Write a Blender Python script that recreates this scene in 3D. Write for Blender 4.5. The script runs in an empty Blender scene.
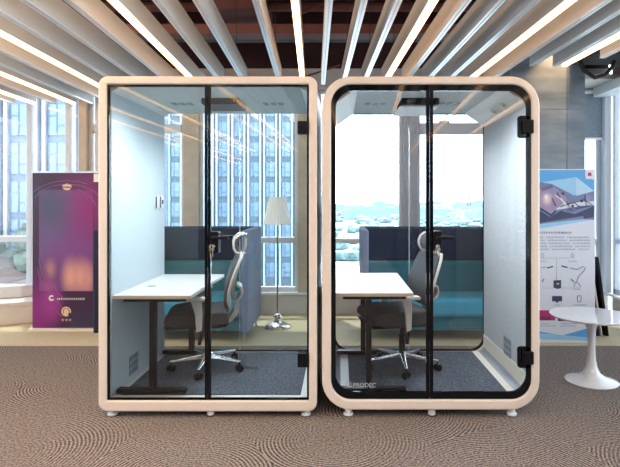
import bpy, bmesh, math, random
from mathutils import Vector, Matrix
random.seed(7)
SC = bpy.context.scene
COL = SC.collection
PI = math.pi
F = 525.6; CX = 340.0; CY = 201.0; CZ = 1.486       # focal length in px, principal point, eye height
def WX(px, Y): return (px - CX) * Y / F
def WZ(py, Y): return CZ - (py - CY) * Y / F

# ------------------------------------------------------------------ materials
MATS = {}
def newmat(name):
    m = bpy.data.materials.new(name); m.use_nodes = True
    nt = m.node_tree; nt.nodes.clear()
    out = nt.nodes.new('ShaderNodeOutputMaterial')
    MATS[name] = m
    return m, nt, out
def N(nt, t, **kw):
    n = nt.nodes.new(t)
    for k, v in kw.items(): setattr(n, k, v)
    return n
def L(nt, a, b): nt.links.new(a, b)
def rgba(c): return (c[0], c[1], c[2], 1)
def mat(name, col, rough=.6, metal=0, noise=0, nscale=30, bump=0, spec=.5, coat=0, emis=None, estr=0, stretch=None):
    m, nt, out = newmat(name)
    b = N(nt, 'ShaderNodeBsdfPrincipled')
    b.inputs['Base Color'].default_value = rgba(col)
    b.inputs['Roughness'].default_value = rough
    b.inputs['Metallic'].default_value = metal
    b.inputs['Specular IOR Level'].default_value = spec
    b.inputs['Coat Weight'].default_value = coat
    if emis:
        b.inputs['Emission Color'].default_value = rgba(emis)
        b.inputs['Emission Strength'].default_value = estr
    tc = N(nt, 'ShaderNodeTexCoord')
    vec = tc.outputs['Object']
    if stretch:
        mp = N(nt, 'ShaderNodeMapping'); mp.inputs['Scale'].default_value = stretch
        L(nt, vec, mp.inputs['Vector']); vec = mp.outputs['Vector']
    nz = N(nt, 'ShaderNodeTexNoise'); nz.inputs['Scale'].default_value = nscale
    nz.inputs['Detail'].default_value = 3
    L(nt, vec, nz.inputs['Vector'])
    k = noise if noise else .03
    mr = N(nt, 'ShaderNodeMapRange')
    mr.inputs['From Min'].default_value = .3; mr.inputs['From Max'].default_value = .7
    mr.inputs['To Min'].default_value = 1 - k; mr.inputs['To Max'].default_value = 1 + k
    L(nt, nz.outputs['Fac'], mr.inputs['Value'])
    vm = N(nt, 'ShaderNodeVectorMath', operation='SCALE')
    vm.inputs[0].default_value = col
    L(nt, mr.outputs['Result'], vm.inputs['Scale'])
    L(nt, vm.outputs['Vector'], b.inputs['Base Color'])
    if bump:
        bp = N(nt, 'ShaderNodeBump'); bp.inputs['Strength'].default_value = bump
        bp.inputs['Distance'].default_value = .004
        L(nt, nz.outputs['Fac'], bp.inputs['Height']); L(nt, bp.outputs['Normal'], b.inputs['Normal'])
    L(nt, b.outputs[0], out.inputs[0])
    return m
def glassmat(name, tint, boost=1.0, rough=0.0):
    m, nt, out = newmat(name)
    t = N(nt, 'ShaderNodeBsdfTransparent'); t.inputs[0].default_value = rgba(tint)
    g = N(nt, 'ShaderNodeBsdfGlossy'); g.inputs['Roughness'].default_value = rough
    g.inputs['Color'].default_value = (1, 1, 1, 1)
    fr = N(nt, 'ShaderNodeFresnel'); fr.inputs['IOR'].default_value = 1.5
    mu = N(nt, 'ShaderNodeMath', operation='MULTIPLY'); mu.use_clamp = True
    mu.inputs[1].default_value = boost
    L(nt, fr.outputs[0], mu.inputs[0])
    mx = N(nt, 'ShaderNodeMixShader')
    L(nt, mu.outputs[0], mx.inputs[0]); L(nt, t.outputs[0], mx.inputs[1]); L(nt, g.outputs[0], mx.inputs[2])
    L(nt, mx.outputs[0], out.inputs[0])
    return m
def spotmat(name, base, spots, rough=.45):
    """printed artwork: soft colour patches (centre, radii, colour) over a base, in the sheet's own metres"""
    m, nt, out = newmat(name)
    b = N(nt, 'ShaderNodeBsdfPrincipled'); b.inputs['Roughness'].default_value = rough
    tc = N(nt, 'ShaderNodeTexCoord')
    prev = None
    for (c, r, colr) in spots:
        s = N(nt, 'ShaderNodeVectorMath', operation='SUBTRACT'); s.inputs[1].default_value = (c[0], 0, c[1])
        L(nt, tc.outputs['Object'], s.inputs[0])
        d = N(nt, 'ShaderNodeVectorMath', operation='DIVIDE'); d.inputs[1].default_value = (r[0], 1000, r[1])
        L(nt, s.outputs[0], d.inputs[0])
        ln = N(nt, 'ShaderNodeVectorMath', operation='LENGTH'); L(nt, d.outputs[0], ln.inputs[0])
        mr = N(nt, 'ShaderNodeMapRange', interpolation_type='SMOOTHSTEP')
        mr.inputs['From Min'].default_value = 0; mr.inputs['From Max'].default_value = 1
        mr.inputs['To Min'].default_value = 1; mr.inputs['To Max'].default_value = 0
        L(nt, ln.outputs['Value'], mr.inputs['Value'])
        mx = N(nt, 'ShaderNodeMix', data_type='RGBA')
        L(nt, mr.outputs['Result'], mx.inputs['Factor'])
        if prev is None: mx.inputs['A'].default_value = rgba(base)
        else: L(nt, prev, mx.inputs['A'])
        mx.inputs['B'].default_value = rgba(colr)
        prev = mx.outputs['Result']
    L(nt, prev, b.inputs['Base Color']); L(nt, b.outputs[0], out.inputs[0])
    return m
def emitmat(name, col, s):
    m, nt, out = newmat(name)
    e = N(nt, 'ShaderNodeEmission'); e.inputs[0].default_value = rgba(col); e.inputs[1].default_value = s
    L(nt, e.outputs[0], out.inputs[0]); return m

def ripple_carpet():
    m, nt, out = newmat('ripple_carpet')
    b = N(nt, 'ShaderNodeBsdfPrincipled'); b.inputs['Roughness'].default_value = .95
    b.inputs['Specular IOR Level'].default_value = .15
    tc = N(nt, 'ShaderNodeTexCoord')
    vo = N(nt, 'ShaderNodeTexVoronoi', voronoi_dimensions='2D', feature='F1')
    vo.inputs['Scale'].default_value = 1.05; vo.inputs['Randomness'].default_value = .75
    mp = N(nt, 'ShaderNodeMapping'); mp.inputs['Location'].default_value = (.35, .2, 0)
    L(nt, tc.outputs['Object'], mp.inputs['Vector']); L(nt, mp.outputs[0], vo.inputs['Vector'])
    wob = N(nt, 'ShaderNodeTexNoise'); wob.inputs['Scale'].default_value = 9; L(nt, tc.outputs['Object'], wob.inputs['Vector'])
    ws = N(nt, 'ShaderNodeMath', operation='MULTIPLY'); ws.inputs[1].default_value = 1.3; L(nt, wob.outputs['Fac'], ws.inputs[0])
    mu = N(nt, 'ShaderNodeMath', operation='MULTIPLY_ADD'); mu.inputs[1].default_value = 2 * PI / (.023 * 1.05)
    L(nt, vo.outputs['Distance'], mu.inputs[0]); L(nt, ws.outputs[0], mu.inputs[2])
    si = N(nt, 'ShaderNodeMath', operation='SINE'); L(nt, mu.outputs[0], si.inputs[0])
    # rings are strong in places and fade out in others
    big = N(nt, 'ShaderNodeTexNoise'); big.inputs['Scale'].default_value = 1.3; big.inputs['Detail'].default_value = 1
    L(nt, tc.outputs['Object'], big.inputs['Vector'])
    am = N(nt, 'ShaderNodeMapRange'); am.inputs['From Min'].default_value = .40; am.inputs['From Max'].default_value = .58
    am.inputs['To Min'].default_value = .25; am.inputs['To Max'].default_value = 1
    L(nt, big.outputs['Fac'], am.inputs['Value'])
    rd = N(nt, 'ShaderNodeMapRange'); rd.inputs['From Min'].default_value = .1; rd.inputs['From Max'].default_value = .35
    L(nt, vo.outputs['Distance'], rd.inputs['Value'])
    a2 = N(nt, 'ShaderNodeMath', operation='MULTIPLY'); L(nt, am.outputs[0], a2.inputs[0]); L(nt, rd.outputs[0], a2.inputs[1])
    a3 = N(nt, 'ShaderNodeMath', operation='MULTIPLY'); L(nt, a2.outputs[0], a3.inputs[0]); L(nt, si.outputs[0], a3.inputs[1])
    fine = N(nt, 'ShaderNodeTexNoise'); fine.inputs['Scale'].default_value = 75; fine.inputs['Detail'].default_value = 4
    L(nt, tc.outputs['Object'], fine.inputs['Vector'])
    fs = N(nt, 'ShaderNodeMapRange'); fs.inputs['From Min'].default_value = .3; fs.inputs['From Max'].default_value = .7
    fs.inputs['To Min'].default_value = -.85; fs.inputs['To Max'].default_value = .85
    L(nt, fine.outputs['Fac'], fs.inputs['Value'])
    a4 = N(nt, 'ShaderNodeMath', operation='MULTIPLY_ADD'); a4.inputs[1].default_value = .8
    L(nt, a3.outputs[0], a4.inputs[0]); L(nt, fs.outputs[0], a4.inputs[2])
    fc = N(nt, 'ShaderNodeMapRange'); fc.inputs['From Min'].default_value = -1; fc.inputs['From Max'].default_value = 1
    L(nt, a4.outputs[0], fc.inputs['Value'])
    mx = N(nt, 'ShaderNodeMix', data_type='RGBA')
    mx.inputs['A'].default_value = (.018, .013, .011, 1); mx.inputs['B'].default_value = (.37, .305, .265, 1)
    L(nt, fc.outputs[0], mx.inputs['Factor']); L(nt, mx.outputs['Result'], b.inputs['Base Color'])
    bp = N(nt, 'ShaderNodeBump'); bp.inputs['Strength'].default_value = .35; bp.inputs['Distance'].default_value = .005
    L(nt, a4.outputs[0], bp.inputs['Height']); L(nt, bp.outputs[0], b.inputs['Normal'])
    L(nt, b.outputs[0], out.inputs[0]); return m

def stone_mat():
    m, nt, out = newmat('grey_stone')
    b = N(nt, 'ShaderNodeBsdfPrincipled'); b.inputs['Roughness'].default_value = .38
    tc = N(nt, 'ShaderNodeTexCoord')
    mp = N(nt, 'ShaderNodeMapping'); mp.inputs['Scale'].default_value = (1.2, 1.2, 4)
    L(nt, tc.outputs['Object'], mp.inputs['Vector'])
    nz = N(nt, 'ShaderNodeTexNoise'); nz.inputs['Scale'].default_value = 2.2; nz.inputs['Detail'].default_value = 5
    L(nt, mp.outputs[0], nz.inputs['Vector'])
    cr = N(nt, 'ShaderNodeValToRGB')
    cr.color_ramp.elements[0].position = .3; cr.color_ramp.elements[0].color = (.13, .16, .19, 1)
    cr.color_ramp.elements[1].position = .7; cr.color_ramp.elements[1].color = (.24, .28, .32, 1)
    L(nt, nz.outputs['Fac'], cr.inputs[0]); L(nt, cr.outputs[0], b.inputs['Base Color'])
    L(nt, b.outputs[0], out.inputs[0]); return m

M = dict(
    frame=mat('champagne_enamel', (.73, .63, .54), .38, noise=.02),
    shell=mat('grey_metal_shell', (.45, .46, .48), .35, .6),
    felt=mat('pale_blue_felt', (.56, .64, .69), .95, noise=.10, nscale=130, bump=.3),
    felt2=mat('pale_grey_felt', (.50, .54, .57), .95, noise=.16, nscale=110, bump=.3),
    liner=mat('white_liner', (.74, .76, .76), .45, noise=.02),
    cream=mat('cream_liner', (.80, .75, .67), .45, noise=.02),
    ceil=mat('booth_ceiling_felt', (.52, .58, .58), .9, noise=.06, nscale=60),
    grille=mat('grille_grey', (.22, .25, .28), .6),
    black=mat('black_frit', (.003, .004, .006), .06, spec=.3),
    blackm=mat('black_powder_coat', (.005, .005, .007), .42, spec=.15),
    bcarpet=mat('blue_grey_carpet', (.075, .09, .118), .95, noise=.6, nscale=60, bump=.5),
    glass=glassmat('booth_glass', (.955, .985, .99), .65),
    glass2=glassmat('clear_booth_glass', (.98, .99, .995), .62),
    wglass=glassmat('window_glass', (.95, .98, 1.0), .8),
    seam=mat('clear_seam', (.42, .47, .49), .3),
    chrome=mat('chrome', (.80, .80, .80), .12, 1),
    steel=mat('brushed_steel', (.55, .56, .58), .3, 1),
    desk=mat('white_laminate', (.66, .65, .65), .3, noise=.02),
    deskedge=mat('beige_edge_band', (.70, .57, .45), .5),
    lgrey=mat('light_grey_plastic', (.60, .57, .54), .4),
    mesh=mat('charcoal_mesh', (.085, .092, .105), .8, noise=.35, nscale=180, bump=.3),
    seat=mat('charcoal_fabric', (.036, .037, .045), .9, noise=.25, nscale=120, bump=.3),
    navy=mat('navy_fabric', (.012, .019, .045), .9, noise=.25, nscale=90, bump=.3),
    teal=mat('dark_teal_fabric', (.014, .13, .17), .9, noise=.2, nscale=90, bump=.3),
    blue=mat('bright_teal_fabric', (.035, .30, .44), .85, noise=.15, nscale=90, bump=.3),
    slate=mat('slate_blue_fabric', (.19, .23, .33), .9, noise=.15, nscale=90, bump=.3),
    slat=mat('white_baffle', (.62, .61, .60), .55, noise=.02),
    cap=mat('baffle_edge_cap', (.85, .85, .86), .28, .55),
    led=emitmat('warm_led', (1, .56, .25), 5.0),
    maroon=mat('maroon_ceiling', (.030, .006, .008), .9, noise=.3, nscale=3),
    beam=mat('red_primer_duct', (.12, .04, .038), .7, noise=.12, nscale=4),
    dark=mat('black_services', (.012, .009, .010), .7),
    header=mat('header_plaster', (.46, .43, .42), .8, noise=.03),
    white=mat('white_paint', (.78, .79, .80), .5, noise=.02),
    wallp=mat('plaster_wall', (.55, .53, .50), .8, noise=.03),
    bwall=mat('dark_rear_wall', (.07, .07, .08), .8),
    wframe=mat('window_frame_grey', (.66, .70, .76), .4, noise=.02),
    beigem=mat('beige_stone_post', (.50, .43, .34), .55, noise=.08, nscale=12),
    greyp=mat('grey_stone_post', (.44, .46, .50), .5, noise=.06, nscale=10),
    marble=mat('white_marble', (.74, .73, .72), .3, noise=.06, nscale=5),
    ofloor=mat('olive_floor', (.52, .44, .28), .75, noise=.10, nscale=60),
    carpet=ripple_carpet(),
    stone=stone_mat(),
    blind=mat('grey_blind', (.20, .235, .28), .9, noise=.4, nscale=70),
    shade=None, lampw=mat('warm_white_fabric', (.82, .79, .74), .8, noise=.03),
    lglass=mat('pressed_silver', (.72, .70, .66), .15, .85),
    gold=mat('gold_print', (.85, .62, .42), .4),
    wprint=mat('white_print', (.85, .85, .88), .5),
    swirl=mat('violet_line_print', (.30, .15, .36), .5),
    tulip=mat('white_gloss', (.83, .83, .85), .08, coat=.6, noise=.01),
    poster=mat('poster_white', (.80, .82, .89), .35, noise=.01),
    pblue=mat('poster_blue', (.12, .42, .80), .4), plight=mat('poster_light_blue', (.36, .66, .90), .4),
    ppale=mat('poster_pale_blue', (.50, .74, .92), .4), pink=mat('poster_mauve', (.52, .42, .58), .4),
    pdark=mat('poster_dark', (.035, .045, .11), .4), pgrey=mat('poster_grey', (.38, .42, .55), .4),
    pred=mat('poster_magenta', (.55, .03, .16), .4), ptext=mat('poster_text', (.22, .22, .32), .5),
    pline=mat('poster_line', (.27, .30, .42), .5),
    wprint2=mat('grey_glass_print', (.42, .43, .46), .5),
    brass=mat('brass', (.75, .60, .30), .25, 1),
    icon=mat('icon_print', (.60, .55, .47), .5),
    tw_wall=mat('hazed_tower_spandrel', (.12, .15, .185), .6, noise=.05, nscale=.5),  # distance haze is mixed into the spandrel, glass and fin colours
    tw_glass=mat('hazed_tower_glass', (.20, .275, .375), .2, noise=.12, nscale=.4),
    tw_fin=mat('hazed_tower_fin', (.42, .50, .58), .5),
    t2_wall=mat('haze_pale_tower_spandrel', (.10, .125, .175), .5, noise=.04, nscale=.5),  # this tower's pale blue is haze painted into its base colours
    t2_glass=mat('haze_pale_tower_glass', (.14, .205, .34), .3, noise=.08, nscale=.3),
    t2_fin=mat('haze_pale_tower_fin', (.30, .32, .36), .5),
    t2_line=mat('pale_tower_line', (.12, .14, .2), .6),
    city=mat('hazed_city_ground', (.22, .29, .30), .9, noise=.25, nscale=.03),  # city ground and blocks carry the haze in their colour, no volume
    cityb=mat('hazed_city_block', (.24, .31, .34), .8, noise=.1, nscale=.1),
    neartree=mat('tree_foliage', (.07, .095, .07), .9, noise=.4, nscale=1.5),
    tree=mat('haze_tinted_foliage', (.16, .23, .23), .9, noise=.4, nscale=.6),  # far foliage lightened toward teal to paint in the haze
    roof=mat('red_roof', (.11, .075, .062), .8, noise=.15, nscale=2), brick=mat('pale_brick', (.14, .12, .11), .8, noise=.1, nscale=3),
    dome=mat('white_roof_sheet', (.86, .86, .86), .5),
)
def pp0(px, py): return ((px-540)*5.5/F, (343-py)*5.5/F)
M['purple'] = spotmat('purple_banner_print', (.045, .008, .045), [
    ((.03, .20), (.42, .60), (.25, .02, .21)), ((.62, .02), (.45, .35), (.035, .025, .07)),
    ((.62, 1.62), (.45, .40), (.13, .012, .10)), ((.78, 1.35), (.30, .6), (.20, .010, .13)), ((.05, 1.55), (.28, .25), (.03, .02, .06)),
    ((.22, .30), (.18, .35), (.36, .04, .30))])
M['blur'] = spotmat('blurred_print', (.17, .05, .20), [
    ((.60, .95), (.42, .75), (.24, .012, .17)), ((.12, .95), (.36, .55), (.06, .07, .14)), ((.12, .55), (.32, .35), (.13, .08, .22)),
    ((.40, .45), (.5, .25), (.20, .05, .24)),
    ((.13, .25), (.10, .17), (.45, .20, .22)), ((.36, .16), (.15, .30), (.74, .36, .29)), ((.48, .16), (.15, .30), (.74, .36, .29)), ((.56, .14), (.12, .28), (.66, .30, .28)), ((.10, .05), (.14, .12), (.40, .08, .32))])
M['pink'] = spotmat('chip_print', (.40, .30, .46), [((pp0(552, 190)), (.10, .10), (.30, .28, .50)), ((pp0(547, 199)), (.075, .09), (.95, .70, .62)), ((pp0(546, 197)), (.03, .04), (1, .93, .86))])
M['pgrey'] = spotmat('machine_print', (.20, .23, .40), [((pp0(562, 204)), (.12, .06), (.50, .50, .66)), ((pp0(586, 200)), (.10, .09), (.30, .34, .56)), ((pp0(570, 210)), (.10, .03), (.10, .11, .25))])
M['peach'] = spotmat('peach_print', (.74, .36, .29), [((.2, .1), (.3, .2), (.80, .42, .32))])

# ------------------------------------------------------------------ mesh builder
class MB:
    def __init__(s): s.b = bmesh.new(); s.mi = 0
    def face(s, vs):
        try:
            f = s.b.faces.new(vs); f.material_index = s.mi; return f
        except ValueError: return None
    def box(s, x0, x1, y0, y1, z0, z1):
        v = [s.b.verts.new((x, y, z)) for x in (x0, x1) for y in (y0, y1) for z in (z0, z1)]
        for q in ((0, 1, 3, 2), (4, 6, 7, 5), (0, 4, 5, 1), (2, 3, 7, 6), (0, 2, 6, 4), (1, 5, 7, 3)):
            s.face([v[i] for i in q])
        return s
    def hexa(s, bot, top):
        """bot, top: four corners each"""
        a = [s.b.verts.new(p) for p in bot]; c = [s.b.verts.new(p) for p in top]
        s.face(a[::-1]); s.face(c)
        for i in range(4): s.face([a[i], a[(i+1) % 4], c[(i+1) % 4], c[i]])
        return s
    def prism(s, pts, axis, a0, a1):
        """pts 2D outline, extruded along axis from a0 to a1; axis 'y': pts=(x,z); 'z': (x,y); 'x': (y,z)"""
        def P(p, a):
            return (p[0], a, p[1]) if axis == 'y' else ((p[0], p[1], a) if axis == 'z' else (a, p[0], p[1]))
        A = [s.b.verts.new(P(p, a0)) for p in pts]; B = [s.b.verts.new(P(p, a1)) for p in pts]
        s.face(A); s.face(B[::-1]); n = len(pts)
        for i in range(n): s.face([A[i], B[i], B[(i+1) % n], A[(i+1) % n]])
        return s
    def ring(s, outer, inner, y0, y1):
        """closed band between two (x,z) outlines with the same count, from y0 to y1"""
        n = len(outer)
        a, b_, c, d = ([s.b.verts.new((p[0], y, p[1])) for p in o] for o, y in ((outer, y0), (inner, y0), (outer, y1), (inner, y1)))
        for i in range(n):
            j = (i + 1) % n
            s.face([a[i], a[j], b_[j], b_[i]]); s.face([c[j], c[i], d[i], d[j]])
            s.face([a[j], a[i], c[i], c[j]]); s.face([b_[i], b_[j], d[j], d[i]])
        return s
    def tube(s, pts, r, seg=10, cap=True):
        pts = [Vector(p) for p in pts]; rings = []
        rs = r if isinstance(r, (list, tuple)) else [r] * len(pts)
        up = None
        for i, p in enumerate(pts):
            t = (pts[min(i+1, len(pts)-1)] - pts[max(i-1, 0)]).normalized()
            if up is None:
                up = Vector((0, 0, 1)) if abs(t.z) < .9 else Vector((1, 0, 0))
            u = t.cross(up).normalized(); w = u.cross(t).normalized(); up = w
            rings.append([s.b.verts.new(p + (u * math.cos(2*PI*k/seg) + w * math.sin(2*PI*k/seg)) * rs[i]) for k in range(seg)])
        for a, b_ in zip(rings, rings[1:]):
            for k in range(seg): s.face([a[k], a[(k+1) % seg], b_[(k+1) % seg], b_[k]])
        if cap: s.face(rings[0][::-1]); s.face(rings[-1])
        return s
    def lathe(s, prof, c=(0, 0), seg=32, cap=True, sy=1.0):
        rings = [[s.b.verts.new((c[0] + r*math.cos(2*PI*k/seg), c[1] + sy*r*math.sin(2*PI*k/seg), z)) for k in range(seg)] for r, z in prof]
        for a, b_ in zip(rings, rings[1:]):
            for k in range(seg): s.face([a[k], a[(k+1) % seg], b_[(k+1) % seg], b_[k]])
        if cap: s.face(rings[0][::-1]); s.face(rings[-1])
        return s
    def ribbon(s, pts, widths, thick, yc=0):
        """strip that follows (x,z) points, wide in y"""
        n = len(pts); rows = []
        for i, p in enumerate(pts):
            a = Vector(pts[max(i-1, 0)]); b_ = Vector(pts[min(i+1, n-1)])
            t = (b_ - a).normalized(); nn = Vector((-t.y, t.x))
            w = widths[i] / 2; th = (thick[i] if isinstance(thick, (list, tuple)) else thick) / 2
            rows.append([s.b.verts.new((p[0] + sx*nn.x*th, yc + sy*w, p[1] + sx*nn.y*th)) for sx, sy in ((-1, -1), (-1, 1), (1, 1), (1, -1))])
        for a, b_ in zip(rows, rows[1:]):
            for k in range(4): s.face([a[k], a[(k+1) % 4], b_[(k+1) % 4], b_[k]])
        s.face(rows[0][::-1]); s.face(rows[-1])
        return s
    def blob(s, c, r, sub=2, jit=.25, sc=(1, 1, 1)):
        res = bmesh.ops.create_icosphere(s.b, subdivisions=sub, radius=r)
        for v in res['verts']:
            k = 1 + random.uniform(-jit, jit)
            v.co = Vector((v.co.x*sc[0]*k + c[0], v.co.y*sc[1]*k + c[1], v.co.z*sc[2]*k + c[2]))
        return s

def origin(o):
    v = Vector((0, 0, 0))
    while o is not None: v += o.location; o = o.parent
    return v
def link(name, mb, mats, parent=None, bevel=0, bseg=3, smooth=False, world=False, loc=None, sub=0):
    me = bpy.data.meshes.new(name)
    b = mb.b
    if world and parent is not None:
        bmesh.ops.translate(b, verts=b.verts, vec=-origin(parent))
    if loc is not None:
        bmesh.ops.translate(b, verts=b.verts, vec=-Vector(loc))
    bmesh.ops.recalc_face_normals(b, faces=b.faces)
    b.to_mesh(me); b.free()
    o = bpy.data.objects.new(name, me); COL.objects.link(o)
    for m in (mats if isinstance(mats, (list, tuple)) else [mats]): me.materials.append(M[m] if isinstance(m, str) else m)
    if parent is not None: o.parent = parent
    if loc is not None: o.location = loc
    if smooth:
        for p in me.polygons: p.use_smooth = True
        me.set_sharp_from_angle(angle=math.radians(40))
    if bevel:
        md = o.modifiers.new('edge', 'BEVEL'); md.width = bevel; md.segments = bseg; md.limit_method = 'ANGLE'
        md.angle_limit = math.radians(40)
        for p in me.polygons: p.use_smooth = True
        md.harden_normals = False
        w = o.modifiers.new('wn', 'WEIGHTED_NORMAL'); w.keep_sharp = True
    if sub:
        md = o.modifiers.new('sub', 'SUBSURF'); md.levels = sub; md.render_levels = sub
    return o
def tag(o, label, cat, group=None, kind=None):
    if label: o['label'] = label
    if cat: o['category'] = cat
    if group: o['group'] = group
    if kind: o['kind'] = kind
    return o
def thing(name, label, cat, loc, rz=0, group=None):
    o = bpy.data.objects.new(name, None); COL.objects.link(o)
    o.location = loc; o.rotation_euler.z = rz; o.empty_display_size = .1
    return tag(o, label, cat, group)
def struct(name, mb, mats, **kw):
    o = link(name, mb, mats, **kw)
    if o.parent is None: o['kind'] = 'structure'
    return o
def text(name, body, size, m, loc, parent, extrude=.0008, align='LEFT', rot=(PI/2, 0, 0)):
    cu = bpy.data.curves.new('t', 'FONT'); cu.body = body; cu.size = size; cu.extrude = extrude; cu.align_x = align
    t = bpy.data.objects.new('t', cu); COL.objects.link(t)
    dg = bpy.context.evaluated_depsgraph_get()
    me = bpy.data.meshes.new_from_object(t.evaluated_get(dg))
    bpy.data.objects.remove(t)
    me.name = name; me.materials.clear(); me.materials.append(M[m])
    me.transform(Matrix.Translation(loc) @ Matrix.Rotation(rot[0], 4, 'X'))
    o = bpy.data.objects.new(name, me); COL.objects.link(o); o.parent = parent
    return o
def rrect(x0, x1, z0, z1, r, n=8):
    pts = []
    for (cx, cz, a0) in ((x1-r, z1-r, 0), (x0+r, z1-r, 90), (x0+r, z0+r, 180), (x1-r, z0+r, 270)):
        for k in range(n+1):
            a = math.radians(a0 + 90*k/n); pts.append((cx + r*math.cos(a), cz + r*math.sin(a)))
    return pts

# ------------------------------------------------------------------ the room shell
YW = 6.90                                            # window wall plane
XL, XR, YB = -5.6, 3.52, -4.2
struct('floor', MB().box(XL-.2, XR+.2, YB-.2, YW+.3, -.12, 0), 'carpet')
b = MB(); b.box(XL, XR, 5.38, YW-.02, .0005, .006)
struct('floor_border', b, 'ofloor')
struct('ceiling', MB().box(XL-.2, XR+.2, YB-.2, YW+.3, 4.1, 4.25), 'maroon')
struct('wall_back', MB().box(XL-.2, XR+.2, YB-.2, YB, 0, 4.1), 'bwall')

# window wall: low wall, header band, upper dark strip, posts, frames and panes
ZS, ZH, ZT = .292, 2.95, .985
def wx(px): return WX(px, YW)
struct('wall_front', MB().box(XL, XR, YW, YW+.22, 0, ZS-.03), 'wallp')
struct('trim_1', MB().box(XL, XR, YW-.05, YW+.22, ZS-.03, ZS), 'white')       # sill
struct('wall_header', MB().box(XL, XR, YW-.04, YW+.22, ZH, 3.215), 'header')
struct('wall_upper', MB().box(XL, XR, YW-.02, YW+.22, 3.215, 4.1), 'maroon')
posts = [(80, 88), (184, 199), (298, 318), (403, 417)]
for i, (a, c) in enumerate(posts):
    struct('trim_%d' % (i+2), MB().box(wx(a), wx(c), YW-.04, YW+.2, ZS, ZH), 'beigem' if i < 3 else 'greyp', bevel=.006)
struct('trim_8', MB().box(3.44, XR, YW-.08, YW+.2, ZS, ZH), 'wframe')          # corner post
def window(n, x0, x1, transoms, mull=(), fw=.045):
    y0, y1 = YW+.03, YW+.10
    b = MB()
    b.box(x0, x0+fw, y0, y1, ZS, ZH); b.box(x1-fw, x1, y0, y1, ZS, ZH)
    b.box(x0+fw, x1-fw, y0, y1, ZS, ZS+.06); b.box(x0+fw, x1-fw, y0, y1, ZH-.05, ZH)
    for (t, h) in transoms: b.box(x0+fw, x1-fw, y0-.01, y1, t-h/2, t+h/2)
    for mx_ in mull: b.box(mx_-.035, mx_+.035, y0-.012, y1+.002, ZS+.06, ZH-.05)
    root = struct('window_%d' % n, b, 'wframe', bevel=.004, bseg=1)
    link('pane', MB().box(x0+fw, x1-fw, y0+.03, y0+.04, ZS+.06, ZH-.05), 'wglass', root)
window(1, XL, wx(80), [(ZT, .075)], mull=(wx(28), wx(67)))
window(2, wx(88), wx(184), [(ZT, .07), (2.44, .11)], mull=(wx(97),))
window(3, wx(199), wx(298), [(.97, .075)])
window(4, wx(318), wx(403), [(.96, .06)])
window(5, wx(417), wx(585)-.5, [(.96, .06), (2.44, .15)])
window(6, wx(585)-.5, 3.44, [(.96, .06)], fw=.05)
# casement operator on the upper sash of window 5
o = thing('window_latch', 'small grey window opener arm on the upper transom by the stone column', 'window latch', (wx(448), YW+.0, 2.53))
link('arm', MB().tube([(-.08, 0, 0), (-.03, -.02, .02), (-.03, -.02, .07), (.02, -.02, .10), (.09, -.02, .08)], .008, 8), 'steel', o, smooth=True)
link('latch_body', MB().box(-.12, .02, -.015, .02, -.02, .01), 'steel', o, bevel=.004)
# side walls with windows
def side_wall(side, X, sgn, n):
    b = MB()
    x0, x1 = (X, X+.2) if sgn > 0 else (X-.2, X)
    yA = YW-.02 if sgn < 0 else YW-.10
    b.box(x0, x1, YB, yA, 0, ZS); b.box(x0, x1, YB, yA, ZH, 4.1); b.box(x0, x1, YB, YB+.5, ZS, ZH)
    w = struct('wall_' + side, b, 'wallp')
    b = MB(); xa, xb = (X+.02, X+.09) if sgn > 0 else (X-.09, X-.02)
    ys = [YB+.5 + k*(yA-YB-.5)/7 for k in range(8)]
    for y in ys: b.box(xa, xb, y-.04, y+.04, ZS, ZH)
    b.box(xa, xb, YB+.5, yA, ZS, ZS+.06); b.box(xa, xb, YB+.5, yA, ZH-.06, ZH); b.box(xa+.001, xb-.001, YB+.5, yA, .94, 1.0)
    r = struct('window_%d' % n, b, 'wframe')
    link('pane', MB().box((xa+xb)/2-.004, (xa+xb)/2+.004, YB+.5, yA, ZS+.05, ZH-.05), 'wglass', r)
    struct('trim_%d' % (n+3), MB().box(X-.06 if sgn > 0 else X, X if sgn > 0 else X+.06, YB, YW-.1, ZS-.03, ZS), 'white')
side_wall('left', XL, -1, 7); side_wall('right', XR, 1, 8)

# stone column
cxa, cxb, cy0, cy1 = 2.02, WX(585, 6.25), 6.25, 6.72
b = MB()
for (xa, xb) in ((cxa, WX(567, 6.25)-.003), (WX(567, 6.25)+.003, cxb)):
    for k in range(4):
        b.box(xa, xb, cy0, cy1, .001 + k*.86, .001 + (k+1)*.86 - .005)
struct('column', b, 'stone')
# sloping soffit trim and hose by the corner
b = MB(); b.box(cxb, XR, 6.35, 6.86, 2.96, 3.02); struct('trim_14', b, 'cream')
b = MB(); b.box(XR-.22, XR, 4.5, 6.86, 2.84, 2.955); struct('trim_15', b, 'white')
b = MB(); pts = []
for k in range(17):
    t = k/16
    pts.append((2.70 + .75*t, 6.0 + .05*math.sin(6*t), 2.95 + .14*t - .20*math.sin(PI*min(1, t*1.6)) * (1 if t < .625 else 0)))
pts2 = [(2.62, 5.9, 3.35), (2.66, 5.9, 3.12), (2.74, 5.9, 2.95), (2.86, 5.9, 2.87), (2.98, 5.9, 2.90), (3.06, 5.9, 3.0), (3.10, 5.9, 3.12), (3.3, 5.9, 3.2), (3.48, 5.9, 3.22)]
dct = tag(link('ceiling_duct', MB().box(2.66, 3.48, 5.6, 6.1, 3.06, 3.4), 'dark', bevel=.02), 'black ceiling duct box with a looping hose above the corner window', 'duct')
link('flexible_hose', b.tube(pts2, .022, 12), 'dark', dct, smooth=True)

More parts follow.
